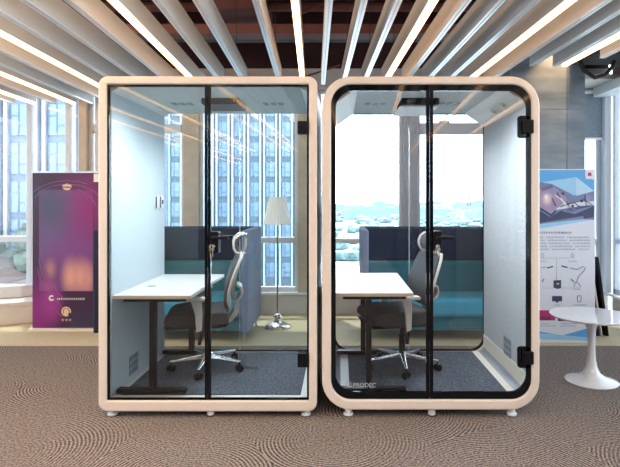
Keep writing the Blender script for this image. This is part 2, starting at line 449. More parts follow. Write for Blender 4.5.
# roller blind
bl = thing('roller_blind', 'grey woven roller blind half lowered over the corner window', 'blind', (0, YW-.03, 0))
xa, xb = 3.14, 3.425
link('fabric', MB().box(xa, xb, -.012, -.008, WZ(138, YW), 2.94), 'blind', bl)
link('bottom_bar', MB().box(xa, xb, -.02, .0, WZ(138, YW)-.03, WZ(138, YW)), 'white', bl, bevel=.004)
link('roller_tube', MB().tube([(xa, -.01, 2.91), (xb, -.01, 2.91)], .028, 14), 'white', bl, smooth=True)

# ------------------------------------------------------------------ ceiling baffles (their run is turned 2.8 degrees off the booths' axis)
TA = 26.0 / F; H = 1.26; ZB = CZ + H; HS = .172
AN = math.atan(TA)
def baffle(u, lit, yend, ystart=-3.9, hang=(1.0, 3.2, 5.0), first=False, label=None):
    # local frame: y along the run, origin at the far end
    w = .042 if not lit else .052
    X = u*H - TA*yend
    if not lit:
        root = thing('ceiling_baffle', label or 'plain white ceiling baffle hanging edge-down between its neighbours over the booths', 'ceiling baffle', (X, yend, ZB), AN, 'plain white ceiling baffles')
    else:
        root = thing('lit_ceiling_baffle', label or 'white ceiling baffle with a glowing warm strip along its lower edge', 'ceiling baffle', (X, yend, ZB), AN, 'lit ceiling baffles')
    Lg = (yend - ystart) / math.cos(AN)
    if not lit:
        b = MB().box(-w/2, w/2, -Lg, 0, 0, HS)
        b.mi = 0
        link('panel', b, 'slat', root, bevel=.002, bseg=1)
        link('edge_cap', MB().box(-w/2-.001, w/2+.001, -Lg, 0, -.006, .004), 'cap', root)
        link('edge_lip', MB().box(-.003, .003, -Lg, 0, -.009, -.006), 'slat', root)
    else:
        link('panel', MB().box(-w/2, w/2, -Lg, 0, .012, HS), 'slat', root, bevel=.002, bseg=1)
        link('light_strip', MB().box(-w/2+.004, -.003, -Lg+.02, -.02, -.010, .012), 'led', root)
        link('light_strip', MB().box(.003, w/2-.004, -Lg+.02, -.02, -.010, .012), 'led', root)
        link('centre_rib', MB().box(-.003, .003, -Lg+.01, -.01, -.011, .012), 'steel', root)
    for hy in hang:
        yy = -(yend - hy) / math.cos(AN)
        link('hanger', MB().tube([(0, yy, HS), (0, yy, 4.1 - ZB)], .003, 6), 'dark', root)
    return root
plain = [-3.30, -3.08, -2.66, -2.29, -2.08, -1.66, -1.44, -1.225, -.785, -.586, -.291, .077, .25, .422, .765, .936, 1.108, 1.464, 1.61, 1.78, 2.01, 2.22]
lits = [-2.87, -2.46, -1.87, -1.005, -.096, .598, 1.283, 1.845]
for u in plain + lits:
    ye = 6.80 if u < -.9 else (5.66 if u < 1.55 else 4.9)
    if u > 1.9: ye = 4.62
    baffle(u, u in lits, ye)

# services above the baffles
def pipe(name, p0, p1, r, m, label, cat='pipe', box=None):
    b = MB()
    if box: b.box(*box)
    else: b.tube([p0, p1], r, 10)
    return tag(link(name, b, m, smooth=not box), label, cat)
pipe('roof_beam', 0, 0, 0, 'beam', 'dull red steel beam crossing above the baffles', 'beam', box=(XL, XR, 5.25, 5.45, 3.16, 3.255))
pipe('air_duct', 0, 0, 0, 'beam', 'wide red primed air duct running back above the first booth', 'duct', box=(-1.43, -.86, 5.5, 6.7, 3.50, 3.85))
pipe('service_pipe', (XL, 6.0, 3.70), (XR, 6.0, 3.70), .05, 'beam', 'thin dull red pipe crossing high above the baffles')
pipe('sprinkler_pipe', (WX(292, 5.9), 5.9, WZ(17, 5.9)), (WX(409, 5.9), 5.9, WZ(-32, 5.9)), .02, 'beam', 'slim pinkish pipe slanting high above the gap between the booths')
pipe('sprinkler_pipe', (WX(304, 6.5), 6.5, WZ(77, 6.5)), (WX(340, 6.5), 6.5, WZ(65, 6.5)), .012, 'beam', 'slim pinkish pipe slanting low over the gap between the booths')
pipe('black_service_pipe', (-4, 5.9, 3.42), (3.4, 5.9, 3.42), .03, 'beam', 'dark service pipe running along in front of the window header')
pipe('cable_tray', 0, 0, 0, 'dark', 'black cable tray crossing behind the red beam', 'cable tray', box=(-4, 3.4, 5.75, 5.85, 3.25, 3.32))
pipe('drop_rod', (-.14, 5.0, 2.9), (-.14, 5.0, 4.1), .012, 'dark', 'black vertical rod hanging above the gap between booths', 'rod')

# ------------------------------------------------------------------ phone booths
Y0, Y1 = 3.6, 4.77
def fx(px): return WX(px, Y0)
def fz(py): return WZ(py, Y0)
def booth(px0, px1, pyt, pyb, ix0, ix1, iyt, iyb, ro, ri, rounded, barpx, label):
    x0, x1, z0, z1 = fx(px0), fx(px1), fz(pyb), fz(pyt)
    a0, a1, c0, c1 = fx(ix0), fx(ix1), fz(iyb), fz(iyt)
    root = thing('phone_booth', label, 'phone booth', ((x0+x1)/2, Y0, 0))
    kw = dict(parent=root, world=True)
    outer = rrect(x0, x1, z0, z1, ro); inner = rrect(a0, a1, c0, c1, max(ri, .004))
    link('front_frame', MB().ring(outer, inner, Y0, Y0+.05), 'frame', bevel=.012, bseg=3, **kw)
    link('outer_shell', MB().ring(rrect(x0+.004, x1-.004, z0+.004, z1-.004, ro), rrect(a0-.012, a1+.012, c0-.012, c1+.012, ri+.012), Y0+.052, Y1-.02), 'shell', smooth=True, **kw)
    link('rear_frame', MB().ring(outer, inner, Y1-.018, Y1+.02), 'frame', bevel=.01, **kw)
    zf = c0 + .006                                    # booth floor height
    bw = .13 if rounded else .062                     # white border
    felt = 'felt2' if rounded else 'felt'
    lm = 'cream' if rounded else 'liner'
    ya, yb = Y0+.05, Y1-.018
    # floor tray and carpet
    link('floor_tray', MB().box(a0+.002, a1-.002, ya, yb, c0-.004, zf), lm, **kw)
    link('floor_carpet', MB().box(a0+bw, a1-bw, ya+(.045 if not rounded else .01), yb-.03, zf, zf+.008), 'bcarpet', bevel=.003, **kw)
    zsk = zf + (.155 if rounded else .01)
    cz, cw = (.135, .19) if rounded else (.042, .07)
    for s, xa in ((1, a0), (-1, a1)):
        w = link('wall_lining', MB().box(min(xa, xa+s*.014), max(xa, xa+s*.014), ya, yb, zsk, c1-cz), felt, **kw)
        if rounded:
            link('skirting', MB().box(min(xa, xa+s*.02), max(xa, xa+s*.02), ya, yb, zf, zsk), lm, bevel=.003, **kw)
        link('cove', MB().prism([(xa+s*.012, c1-cz), (xa+s*.002, c1-.001), (xa+s*cw, c1-.001), (xa+s*(cw-.004), c1-.012)], 'y', ya, yb), lm, **kw)
        # vent grille low on the lining
        gy = 4.04 if not rounded else 4.08
        g = MB(); gx = xa + s*.015; gz = zf + (.115 if not rounded else .22)
        for i in range(4):
            for j in range(3):
                yy = gy - .085 + i*.045; zz = gz - .07 + j*.05
                g.box(min(gx, gx+s*.004), max(gx, gx+s*.004), yy, yy+.036, zz, zz+.042)
        link('vent_grille', g, 'grille', w, world=True)
    # seam lines of the wall panel
    link('ceiling_panel', MB().box(a0+cw, a1-cw, ya, yb, c1-.012, c1-.002), 'ceil', **kw)
    xc = (a0+a1)/2
    for dx in (-.34, .26) if rounded else (-.37, .37):
        g = MB()
        for i in range(3):
            g.box(xc+dx-.085+i*.062, xc+dx-.085+i*.062+.042, 4.22, 4.32, c1-.016, c1-.0125)
        link('ceiling_vent', g, 'grille', **kw)
    f = link('ceiling_light', MB().prism(rrect(xc-.155, xc+.135, c1-.06, c1-.012, .01, 3), 'y', 4.02, 4.34), 'blackm', bevel=.004, **kw)
    if rounded:
        link('diffuser', MB().prism([(xc-.17, c1-.075), (xc+.13, c1-.075), (xc+.13, c1-.062), (xc-.15, c1-.062)], 'y', 4.05, 4.5), 'liner', f, world=True)
    # glazing: fixed panel and door share the opening at the stile
    b0, b1 = fx(barpx[0]), fx(barpx[1]); bm = (b0+b1)/2
    gy0, gy1 = Y0+.018, Y0+.028
    tl, tt, tb = (.031, .043, .050) if rounded else (.013, .014, .014)
    e = .0015
    def half_ring(xa, xb, left):
        """black border of one half of the opening"""
        b = MB()
        if not rounded:
            b.box(xa, xb, gy0-.003, gy1+.003, c1-tt, c1-e); b.box(xa, xb, gy0-.003, gy1+.003, c0+e, c0+tb)
            sx = (xa, xa+tl) if left else (xb-tl, xb)
            b.box(*sx, gy0-.003, gy1+.003, c0+tb, c1-tt)
        else:
            n = 10; r1 = ri; r2 = ri-.012
            def arc(cx, cz_, r, d0, d1): return [(cx+r*math.cos(math.radians(d0+(d1-d0)*k/n)), cz_+r*math.sin(math.radians(d0+(d1-d0)*k/n))) for k in range(n+1)]
            if left:
                X = xa+e
                o_ = [(xb, c1-e)] + arc(X+r1, c1-e-r1, r1, 90, 180) + arc(X+r1, c0+e+r1, r1, 180, 270) + [(xb, c0+e)]
                Xi = X+tl
                i_ = [(xb, c1-tt)] + arc(Xi+r2, c1-tt-r2, r2, 90, 180) + arc(Xi+r2, c0+tb+r2, r2, 180, 270) + [(xb, c0+tb)]
            else:
                X = xb-e
                o_ = [(xa, c1-e)] + arc(X-r1, c1-e-r1, r1, 90, 0) + arc(X-r1, c0+e+r1, r1, 0, -90) + [(xa, c0+e)]
                Xi = X-tl
                i_ = [(xa, c1-tt)] + arc(Xi-r2, c1-tt-r2, r2, 90, 0) + arc(Xi-r2, c0+tb+r2, r2, 0, -90) + [(xa, c0+tb)]
            for q in range(len(o_)-1):
                quad = [o_[q], o_[q+1], i_[q+1], i_[q]]
                b.prism(quad, 'y', gy0-.003, gy1+.003)
        return b
    def pane(xa, xb, left):
        if not rounded: return MB().box(xa, xb, gy0, gy1, c0+.005, c1-.005)
        n = 8; r = ri; g = .004
        def arc(cx, cz_, d0, d1): return [(cx+r*math.cos(math.radians(d0+(d1-d0)*k/n)), cz_+r*math.sin(math.radians(d0+(d1-d0)*k/n))) for k in range(n+1)]
        if left: o_ = [(xb, c1-g)] + arc(xa+g+r, c1-g-r, 90, 180) + arc(xa+g+r, c0+g+r, 180, 270) + [(xb, c0+g)]
        else: o_ = [(xa, c0+g)] + arc(xb-g-r, c0+g+r, -90, 0) + arc(xb-g-r, c1-g-r, 0, 90) + [(xa, c1-g)]
        return MB().prism(o_, 'y', gy0, gy1)
    G = 'glass2' if rounded else 'glass'
    fp = half_ring(a0, bm-.002, True); fp.box(b0, bm-.002, gy0-.006, gy1+.006, c0+.004, c1-.004)
    fixed = link('fixed_panel', fp, 'black', **kw)
    link('glass_pane', pane(a0, bm-.002, True), G, fixed, world=True)
    dp = half_ring(bm+.002, a1, False); dp.box(bm+.002, b1, gy0-.006, gy1+.006, c0+.004, c1-.004)
    hz = [(fz(134), fz(121)), (fz(367), fz(353))] if not rounded else [(fz(136), fz(117)), (fz(367), fz(349))]
    if rounded:
        for (za, zb) in hz: dp.prism(rrect(fx(518.5), a1-.01, za-.012, zb+.012, .02, 4), 'y', gy0-.003, gy1+.003)
    door = link('door', dp, 'black', **kw)
    link('glass_pane', pane(bm+.002, a1, False), G, door, world=True)
    hx = (fx(297.5), fx(307.5)) if not rounded else (fx(523), fx(533.5))
    for (za, zb) in hz:
        if rounded: za += .018; zb -= .018
        link('hinge', MB().box(hx[0], hx[1], Y0-.012, Y0+.045, za, zb), 'blackm', door, bevel=.006, world=True)
    # handle: back plate, lever
    lx0, lx1, lz0, lz1 = ((210, 219, 253, 231.5) if not rounded else (433, 441, 251, 231))
    pl = MB().prism(rrect(fx(lx0)+.004, fx(lx1), fz(lz0), fz(lz1), .008, 3), 'y', Y0-.02, Y0+.060)
    hd = link('handle', pl, 'blackm', door, bevel=.003, world=True)
    xl = fx(lx1)-.03; zl = fz(237.5)
    b = MB()
    for yy in (Y0-.052, Y0+.095):
        b.tube([(xl, Y0+.02, zl), (xl, yy, zl)], .010, 12)
        b.tube([(xl-.008, yy, zl), (xl+.03, yy, zl+.001), (xl+.105, yy, zl)], [.010, .010, .009], 12)
    link('lever', b, 'blackm', door, world=True, smooth=True)
    link('lock_cylinder', MB().tube([(xl, Y0-.028, fz(246)), (xl, Y0-.018, fz(246))], .010, 12), 'steel', door, world=True, smooth=True)
    # rear glass
    rg = MB().prism(rrect(a0+.004, a1-.004, c0+.004, c1-.004, ri if rounded else .004), 'y', Y1-.002, Y1+.006)
    rear = link('rear_glass', rg, G, **kw)
    link('glass_seam', MB().box(xc-.0028, xc+.0028, Y1-.008, Y1-.003, c0+.012, c1-.015), 'seam', rear, world=True)
    if rounded:
        link('rear_border', MB().ring(rrect(a0+.001, a1-.001, c0+.001, c1-.001, ri), rrect(a0+.021, a1-.021, c0+.021, c1-.021, ri-.012), Y1-.012, Y1-.004), 'black', rear, world=True)
    else:
        link('rear_border', MB().box(a0+.002, a1-.002, Y1-.012, Y1-.003, c0+.006, c0+.022), 'black', rear, world=True)
    # feet
    fxs = [109.5, 209, 305.5] if not rounded else [348.5, 433, 514]
    for k, p in enumerate(fxs):
        for yy in (Y0+.05, Y1-.08):
            r = .026; x = fx(p)
            mb = MB()
            if k == 1: mb.lathe([(.024, .004), (.026, .008), (.026, z0+.002)], (x, yy), 16)
            else:
                mb.lathe([(.032, .004), (.034, .008), (.034, .018), (.014, .022), (.014, .030), (.024, .031), (.024, z0+.002)], (x, yy), 18)
            ft = link('levelling_foot', mb, 'white', smooth=True, **kw)
            link('rubber_pad', MB().lathe([(.030, .0), (.030, .006)], (x, yy), 16), 'blackm', ft, world=True)
    return root, (a0, a1, c0, c1, zf)
pod1, I1 = booth(98, 317, 76, 412, 106.2, 308.8, 84, 401, .062, .006, False, (204.2, 210.2), 'phone booth with square-cornered glass beside the purple banner, reflections across its panes')
pod2, I2 = booth(322, 540, 76, 410.3, 331, 532, 84, 400, .20, .135, True, (426.5, 433.6), 'phone booth with rounded black-edged glass standing nearer the white poster')
# control icons on the cove of the rounded booth, wall switch plates in the other
a0, a1, c0, c1, zf = I2
ic = MB()
def cove_pt(y, t):   # t 0 at wall .. 1 at ceiling
    return Vector((a1-.012-(.19-.016)*t, y, c1-.135+(.123)*t))
nrm = Vector((-.123, 0, -.174)).normalized(); tv = Vector((-.174, 0, .123)).normalized()
for k, yc in enumerate((3.93, 4.06, 4.19)):
    base = cove_pt(yc, .42) + nrm*.006
    def ringpts(r, n=20): return [base + (Vector((0, 1, 0))*math.cos(2*PI*i/n) + tv*math.sin(2*PI*i/n))*r for i in range(n+1)]
    ic.tube(ringpts(.036), .0022, 6, cap=False)
    if k == 0: ic.tube(ringpts(.012), .006, 6, cap=False)
    if k == 2:
        for i in range(4):
            d = (Vector((0, 1, 0))*math.cos(PI*i/4) + tv*math.sin(PI*i/4))
            ic.tube([base-d*.022, base+d*.022], .003, 6)
link('control_icon', ic, 'icon', pod2, world=True)
lg = fz(388)
text('wordmark', 'PRODEC', .041, 'wprint2', (fx(353)-pod2.location.x, Y0+.0165-pod2.location.y, lg), pod2)
text('wordmark', 'tech', .016, 'wprint2', (fx(370)-pod2.location.x, Y0+.0165-pod2.location.y, lg-.006), pod2)
b = MB(); lx = fx(346.5)
b.tube([(lx, Y0+.0165, lg+.004), (lx+.001, Y0+.0165, lg+.026), (lx+.017, Y0+.0165, lg+.042), (lx+.033, Y0+.0165, lg+.026), (lx+.034, Y0+.0165, lg+.004), (lx, Y0+.0165, lg+.004)], .0022, 6)
b.tube([(lx+.010, Y0+.0165, lg+.010), (lx+.017, Y0+.0165, lg+.024), (lx+.024, Y0+.0165, lg+.010)], .002, 6)
link('logo', b, 'wprint2', pod2, world=True)
a0_, a1_, c0_, c1_, zf1 = I1
sw = link('socket_plate', MB().box(a0_+.014, a0_+.022, 4.50, 4.58, 1.42, 1.53), 'white', pod1, world=True, bevel=.003)
link('switch_slot', MB().box(a0_+.022, a0_+.026, 4.505, 4.525, 1.425, 1.525), 'blackm', sw, world=True)
sw = link('socket_plate', MB().box(a0_+.014, a0_+.022, 4.61, 4.70, 1.42, 1.53), 'white', pod1, world=True, bevel=.003)
link('switch_slot', MB().box(a0_+.022, a0_+.026, 4.615, 4.635, 1.425, 1.525), 'blackm', sw, world=True)
link('switch_slot', MB().box(a0_+.022, a0_+.026, 4.665, 4.690, 1.46, 1.495), 'blackm', sw, world=True)

# keys hanging from both locks
def keys(px, pyt, label):
    x = fx(px); z = fz(pyt)
    r = thing('bunch_of_keys', label, 'keys', (x, Y0-.034, z), 0)
    n = 14
    link('key_ring', MB().tube([(.012*math.cos(2*PI*k/n), 0, -.012+.012*math.sin(2*PI*k/n)) for k in range(n+1)], .0015, 6, cap=False), 'steel', r)
    for dx, m in ((-.008, 'brass'), (.007, 'steel')):
        kb = MB().prism([(dx-.009, -.022), (dx+.009, -.022), (dx+.011, -.036), (dx+.003, -.044), (dx+.003, -.078), (dx-.003, -.080), (dx-.003, -.044), (dx-.011, -.036)], 'y', -.0015 + dx*.2, .0015 + dx*.2)
        link('key', kb, m, r)
keys(212.8, 244.5, 'small keys hanging from the door lock of the square-cornered booth')
keys(437, 244.5, 'small keys hanging from the door lock of the rounded booth')

# ------------------------------------------------------------------ desks inside the booths
def desk(x0, x1, y0, y1, zt, zf, label, wallx, footpx, postpx):
    r = thing('desk', label, 'desk', (x0, y0, zf))
    kw = dict(parent=r, world=True)
    t = link('desk_top', MB().box(x0, x1, y0, y1, zt-.026, zt), 'desk', bevel=.003, **kw)
    link('edge_band', MB().box(x0+.001, x1-.001, y0-.002, y0+.001, zt-.025, zt-.003), 'deskedge', t, world=True)
    g = MB(); 
    g.tube([(x0+.10, y0+.22, zt+.0012), (x0+.10+.001, y0+.22, zt+.004)], .03, 16)
    link('cable_port', MB().lathe([(.034, zt), (.034, zt+.003), (.026, zt+.003), (.026, zt+.001)], (x0+.13, y0+.40), 20), 'steel', t, world=True)
    g.b.free()
    link('under_frame', MB().box(x0+.06, x1-.05, y0+.03, y0+.075, zt-.05, zt-.0265).box(x0+.06, x1-.05, y1-.075, y1-.03, zt-.05, zt-.0265).box((x0+x1)/2-.02, (x0+x1)/2+.02, y0+.075, y1-.075, zt-.05, zt-.027), 'blackm', **kw)
    for yy in (y0+.05, y1-.06):
        link('leg', MB().box(WX(postpx[0], y0+.04), WX(postpx[1], y0+.04), yy-.03, yy+.02, zf+.036, zt-.05), 'blackm', bevel=.004, **kw)
        link('foot', MB().box(WX(footpx[0], y0+.04), WX(footpx[1], y0+.04), yy-.035, yy+.028, zf+.002, zf+.035), 'blackm', bevel=.004, **kw)
    return r
desk(I1[0]+.016, fx(188), 3.665, 4.735, WZ(295.5, 3.665), I1[4]+.008, 'white desk with slim black T-shaped legs in the square-cornered booth', 0, (117.5, 186), (150, 156.2))
desk(I2[0]+.022, WX(413.5, 3.665), 3.665, 4.70, WZ(293, 3.665), I2[4]+.008, 'white desk with black legs in the rounded booth, close behind its glass', 0, (336, 405.5), (365.8, 371.5))

# ------------------------------------------------------------------ office chairs (forward is local -x)
def chair(x, y, z, rz, label, base_rot=0):
    r = thing('office_chair', label, 'office chair', (x, y, z), rz)
    kw = dict(parent=r)
    # star base
    for k in range(5):
        a = base_rot + 2*PI*k/5
        d = Vector((math.cos(a), math.sin(a), 0)); p = Vector((-d.y, d.x, 0))
        A = [Vector((0, 0, .085)) + d*.03 + p*.026, Vector((0, 0, .085)) + d*.03 - p*.026, Vector((0, 0, .070)) + d*.29 - p*.014, Vector((0, 0, .070)) + d*.29 + p*.014]
        B = [Vector((0, 0, .125)) + d*.03 + p*.022, Vector((0, 0, .125)) + d*.03 - p*.022, Vector((0, 0, .088)) + d*.295 - p*.010, Vector((0, 0, .088)) + d*.295 + p*.010]
        arm = link('base_arm', MB().hexa(A, B), 'chrome', bevel=.006, **kw)
        c = d*.285
        cb = MB()
        for s in (-1, 1):
            w = a + .9
            ax = Vector((-math.sin(w), math.cos(w), 0))
            q = Vector((c.x, c.y, .029))
            cb.tube([q + ax*s*.007, q + ax*s*.026], [.028, .026], 16)
        cb.tube([Vector((c.x, c.y, .03)), Vector((c.x, c.y, .072))], .008, 8)
        link('caster', cb, 'blackm', arm, smooth=True)
    link('hub', MB().lathe([(.038, .075), (.042, .09), (.040, .125), (.030, .135)], seg=20), 'chrome', smooth=True, **kw)
    link('gas_lift', MB().lathe([(.026, .13), (.026, .27), (.014, .272), (.014, .345)], seg=18), 'blackm', smooth=True, **kw)
    link('tilt_mechanism', MB().box(-.10, .10, -.075, .075, .335, .375), 'blackm', bevel=.01, **kw)
    link('tilt_lever', MB().tube([(-.02, -.07, .35), (-.03, -.22, .345), (-.05, -.25, .30), (-.055, -.255, .26)], [.007, .007, .016, .014], 8), 'blackm', smooth=True, **kw)
    # seat: a waterfall-edged cushion
    b = MB()
    prof = [(-.305, .405), (-.32, .43), (-.31, .462), (-.27, .488), (-.18, .500), (0, .494), (.12, .500), (.155, .492), (.165, .45), (.16, .40), (0, .385), (-.22, .385)]
    b.prism(prof, 'y', -.235, .235)
    link('seat', b, 'seat', bevel=.025, bseg=4, **kw)
    link('seat_pan', MB().prism([(-.30, .372), (.14, .372), (.165, .392), (-.33, .392)], 'y', -.21, .21), 'blackm', bevel=.006, **kw)
    # back: mesh with a pale frame behind
    cur = [(.150, .52), (.138, .58), (.145, .66), (.168, .74), (.198, .82), (.228, .89), (.242, .925)]
    wid = [.36, .42, .45, .46, .44, .40, .36]
    link('backrest', MB().ribbon(cur, wid, .026), 'mesh', bevel=.008, **kw)
    fb = MB()
    fb.tube([(cur[0][0]+.022, 0, cur[0][1])] + [(p[0]+.022, w/2, p[1]) for p, w in zip(cur, wid)] + [(p[0]+.022, -w/2, p[1]) for p, w in list(zip(cur, wid))[::-1]] + [(cur[0][0]+.022, 0, cur[0][1])], .012, 8)
    link('back_frame', fb, 'lgrey', smooth=True, **kw)
    link('spine', MB().ribbon([(.02, .375), (.10, .372), (.175, .40), (.222, .46), (.225, .54), (.200, .62), (.205, .70), (.222, .76), (.248, .84), (.275, .92), (.290, .97)],
                              [.10, .11, .13, .14, .12, .09, .07, .06, .05, .045, .04], [.03, .034, .044, .044, .034, .026, .024, .022, .02, .02, .02]), 'lgrey', bevel=.006, **kw)
    link('lumbar_support', MB().ribbon([(.215, .55), (.255, .58), (.270, .62), (.262, .66), (.225, .68)], [.20, .22, .22, .22, .20], .02), 'lgrey', bevel=.006, **kw)
    # headrest
    hr = link('headrest', MB().ribbon([(.238, .955), (.222, .98), (.218, 1.015), (.230, 1.05), (.255, 1.075)], [.22, .25, .26, .25, .20], .03), 'mesh', bevel=.010, **kw)
    hb = MB()
    for sy in (-1, 1):
        hb.tube([(.292, sy*.05, .935), (.262, sy*.11, .930), (.222, sy*.130, .945), (.204, sy*.135, .98), (.202, sy*.135, 1.02), (.214, sy*.133, 1.055), (.245, sy*.125, 1.082), (.285, sy*.09, 1.088), (.300, sy*.03, 1.075)], .010, 8)
    link('headrest_frame', hb, 'lgrey', hr, smooth=True)
    link('headrest_post', MB().ribbon([(.285, .92), (.300, 1.0), (.302, 1.09)], [.05, .06, .06], .020), 'lgrey', hr, bevel=.004)
    # armrests
    for s in (-1, 1):
        a = MB().prism([(-.115, .60), (-.035, .60), (-.030, .50), (-.035, .375), (-.075, .362), (-.085, .50)], 'y', s*.285-.014, s*.285+.014)
        ar = link('armrest', a, 'lgrey', bevel=.006, **kw)
        link('arm_pad', MB().prism(rrect(-.20, .03, .602, .630, .012, 3), 'y', s*.285-.038, s*.285+.038), 'lgrey', ar, bevel=.006)
        link('arm_bracket', MB().box(-.07, -.03, min(s*.10, s*.28), max(s*.10, s*.28), .360, .376), 'blackm', ar)
    return r
ch1 = chair(WX(208, 4.26), 4.26, I1[4]+.008, math.radians(12), 'office chair in side view with charcoal seat and pale spine, in the square-cornered booth', 3.246)
ch2 = chair(WX(402, 4.26), 4.26, I2[4]+.008, math.radians(14), 'office chair turned so its grey backrest shows, in the rounded booth', 3.21)

# ------------------------------------------------------------------ high-backed sofas behind the booths
def sofa(x0, x1, y0, y1, label):
    r = thing('high_back_sofa', label, 'sofa', ((x0+x1)/2, (y0+y1)/2, 0))
    kw = dict(parent=r, world=True)
    zt = 1.185; zb = .125
    link('back_panel', MB().box(x0+.05, x1-.05, y1-.10, y1, zb, zt), 'navy', bevel=.015, **kw)
    link('upper_cushion', MB().box(x0+.065, x1-.065, y1-.20, y1-.10, .80, zt-.01), 'navy', bevel=.02, bseg=4, **kw)
    link('back_cushion', MB().box(x0+.075, x1-.075, y1-.30, y1-.10, .40, .80), 'teal', bevel=.04, bseg=4, **kw)
    link('seat_cushion', MB().box(x0+.07, x1-.07, y0+.06, y1-.20, .26, .46), 'blue', bevel=.05, bseg=5, **kw)
    link('seat_base', MB().box(x0+.05, x1-.05, y0+.10, y1-.06, zb, .262), 'teal', bevel=.01, **kw)
    for xa, s in ((x0, 1), (x1-.07, -1)):
        link('side_panel', MB().box(xa, xa+.07, y0, y1, zb, zt), 'navy' if xa < -2 else 'slate', bevel=.016, bseg=4, **kw)  # left end panel coloured navy to put its shade into the fabric
    for xx in (x0+.05, x1-.05):
        for yy in (y0+.06, y1-.08):
            link('leg', MB().tube([(xx, yy, .0), (xx, yy, zb)], [.010, .014], 12), 'steel', smooth=True, **kw)
    return r
sofa(-2.54, WX(249, 5.45), 5.4, 6.3, 'high-backed teal and navy sofa seen through the square-cornered booth, beside the floor lamp')
sofa(WX(362, 5.45), WX(362, 5.45)+1.58, 5.45, 6.27, 'high-backed teal and navy sofa seen through the rounded booth')

# ------------------------------------------------------------------ floor lamp
LY = 6.15
lp = thing('floor_lamp', 'slim chrome floor lamp with pleated white shade standing by the window', 'floor lamp', (WX(277.5, LY), LY, .006))
sh = MB(); 
zt_, zb_ = WZ(197, LY)-.006, WZ(224, LY)-.006
seg = 64
rt, rb = 8.3*LY/F, 14*LY/F
ra, rbm = [], []
for k in range(seg):
    j = 1 + (.012 if k % 2 else -.012)
    a = 2*PI*k/seg
    ra.append(sh.b.verts.new((rt*j*math.cos(a), rt*j*math.sin(a), zt_))); rbm.append(sh.b.verts.new((rb*j*math.cos(a), rb*j*math.sin(a), zb_)))
for k in range(seg): sh.face([ra[k], ra[(k+1) % seg], rbm[(k+1) % seg], rbm[k]])
so = link('lamp_shade', sh, 'lampw', lp)
md = so.modifiers.new('thick', 'SOLIDIFY'); md.thickness = .003
link('pole', MB().tube([(0, 0, .12), (0, 0, zb_+.06)], .011, 14), 'chrome', lp, smooth=True)
link('bulb', MB().lathe([(.012, zb_+.05), (.03, zb_+.10), (.03, zb_+.14), (.01, zb_+.17)], seg=16), 'lampw', lp, smooth=True)
link('base', MB().lathe([(.155, 0), (.158, .012), (.150, .025), (.110, .045), (.07, .065), (.035, .085), (.025, .10), (.045, .115), (.052, .13), (.040, .15), (.018, .165)], seg=36), 'lglass', lp, smooth=True)

# ------------------------------------------------------------------ purple banner
BY = 6.0
bx0 = WX(32.5, BY); bx1 = bx0 + .80; bz0 = WZ(328, BY); bz1 = WZ(173, BY)
def bp_(px, py): return (px-32.5)*BY/F, (328-py)*BY/F          # banner-local metres
bn = thing('roll_up_banner', 'purple roll-up banner with gold emblem and blurred print standing beside the booth', 'banner', (bx0, BY, bz0))
W_, H_ = .80, bz1-bz0
pr = link('printed_sheet', MB().box(0, W_, 0, .008, 0, H_), 'purple', bn)
link('base', MB().box(-.03, W_+.03, -.06, .10, -bz0+.006, -.0), 'cream', bn, bevel=.008)
link('top_rail', MB().box(-.005, W_+.005, -.008, .016, H_, H_+.02), 'steel', bn, bevel=.003)
link('support_pole', MB().tube([(.4, .06, 0), (.4, .04, H_)], .01, 10), 'steel', bn)
def slab(name, px0, py0, px1, py1, m, parent, dep=.0015):
    x0, z1 = bp_(px0, py0); x1, z0 = bp_(px1, py1)
    return link(name, MB().box(0, x1-x0, -dep, -.0002, 0, z1-z0), m, parent, loc=None)
def place(o, px, py, fn, y=0): x, z = fn(px, py); o.location = (x, y, z); return o
place(slab('blurred_panel', 39, 190, 93, 291, 'blur', pr), 39, 291, bp_)
# swirl lines
def arcline(cx, cz, rx, rz, a0, a1, r=.0035, y=-.002):
    return MB().tube([(cx+rx*math.cos(math.radians(a0+(a1-a0)*k/24)), y, cz+rz*math.sin(math.radians(a0+(a1-a0)*k/24))) for k in range(25)], r, 4)
for (rx, rz, aa, ab, dz) in ((.42, .20, 20, 168, 1.44), (.50, .26, 60, 150, 1.42), (.38, .30, 20, 70, 1.30)):
    b = arcline(.40, dz, rx*.9, rz, aa, ab); link('swirl_line', b, 'swirl', pr)
for k in range(3):
    link('swirl_line', arcline(.75, .95+.1*k, .72-.02*k, 1.0, 195, 235), 'swirl', pr)
# emblem at the top, C-shaped logo, coin emblem, rows of characters
x, z = bp_(67, 186.5)
b = MB(); b.prism([(x-.05+.1*i/11.0, z+.012+.02*math.sin(PI*i/11)) for i in range(12)] + [(x+.05-.1*i/11.0, z+.006) for i in range(12)], 'y', -.003, -.0002)
b.prism([(x-.04+.08*i/9.0, z-.030-.012*math.sin(PI*i/9)) for i in range(10)][::-1] + [(x-.04+.08*i/9.0, z-.020) for i in range(10)], 'y', -.003, -.0002)
link('emblem', b, 'gold', pr)
text('emblem_lettering', 'GFW', .050, 'gold', (x-.052, -.0025, z-.018), pr)
def flat_c(cx, cz, ro, ri_, a0, a1, y0=-.004, y1=-.0002, n=20):
    b = MB()
    for k in range(n):
        t0 = math.radians(a0+(a1-a0)*k/n); t1 = math.radians(a0+(a1-a0)*(k+1)/n)
        b.prism([(cx+ro*math.cos(t0), cz+ro*math.sin(t0)), (cx+ro*math.cos(t1), cz+ro*math.sin(t1)), (cx+ri_*math.cos(t1), cz+ri_*math.sin(t1)), (cx+ri_*math.cos(t0), cz+ri_*math.sin(t0))], 'y', y0, y1)
    return b
x, z = bp_(51.7, 298); link('ring_logo', flat_c(x, z, .033, .016, 40, 330), 'wprint', pr)
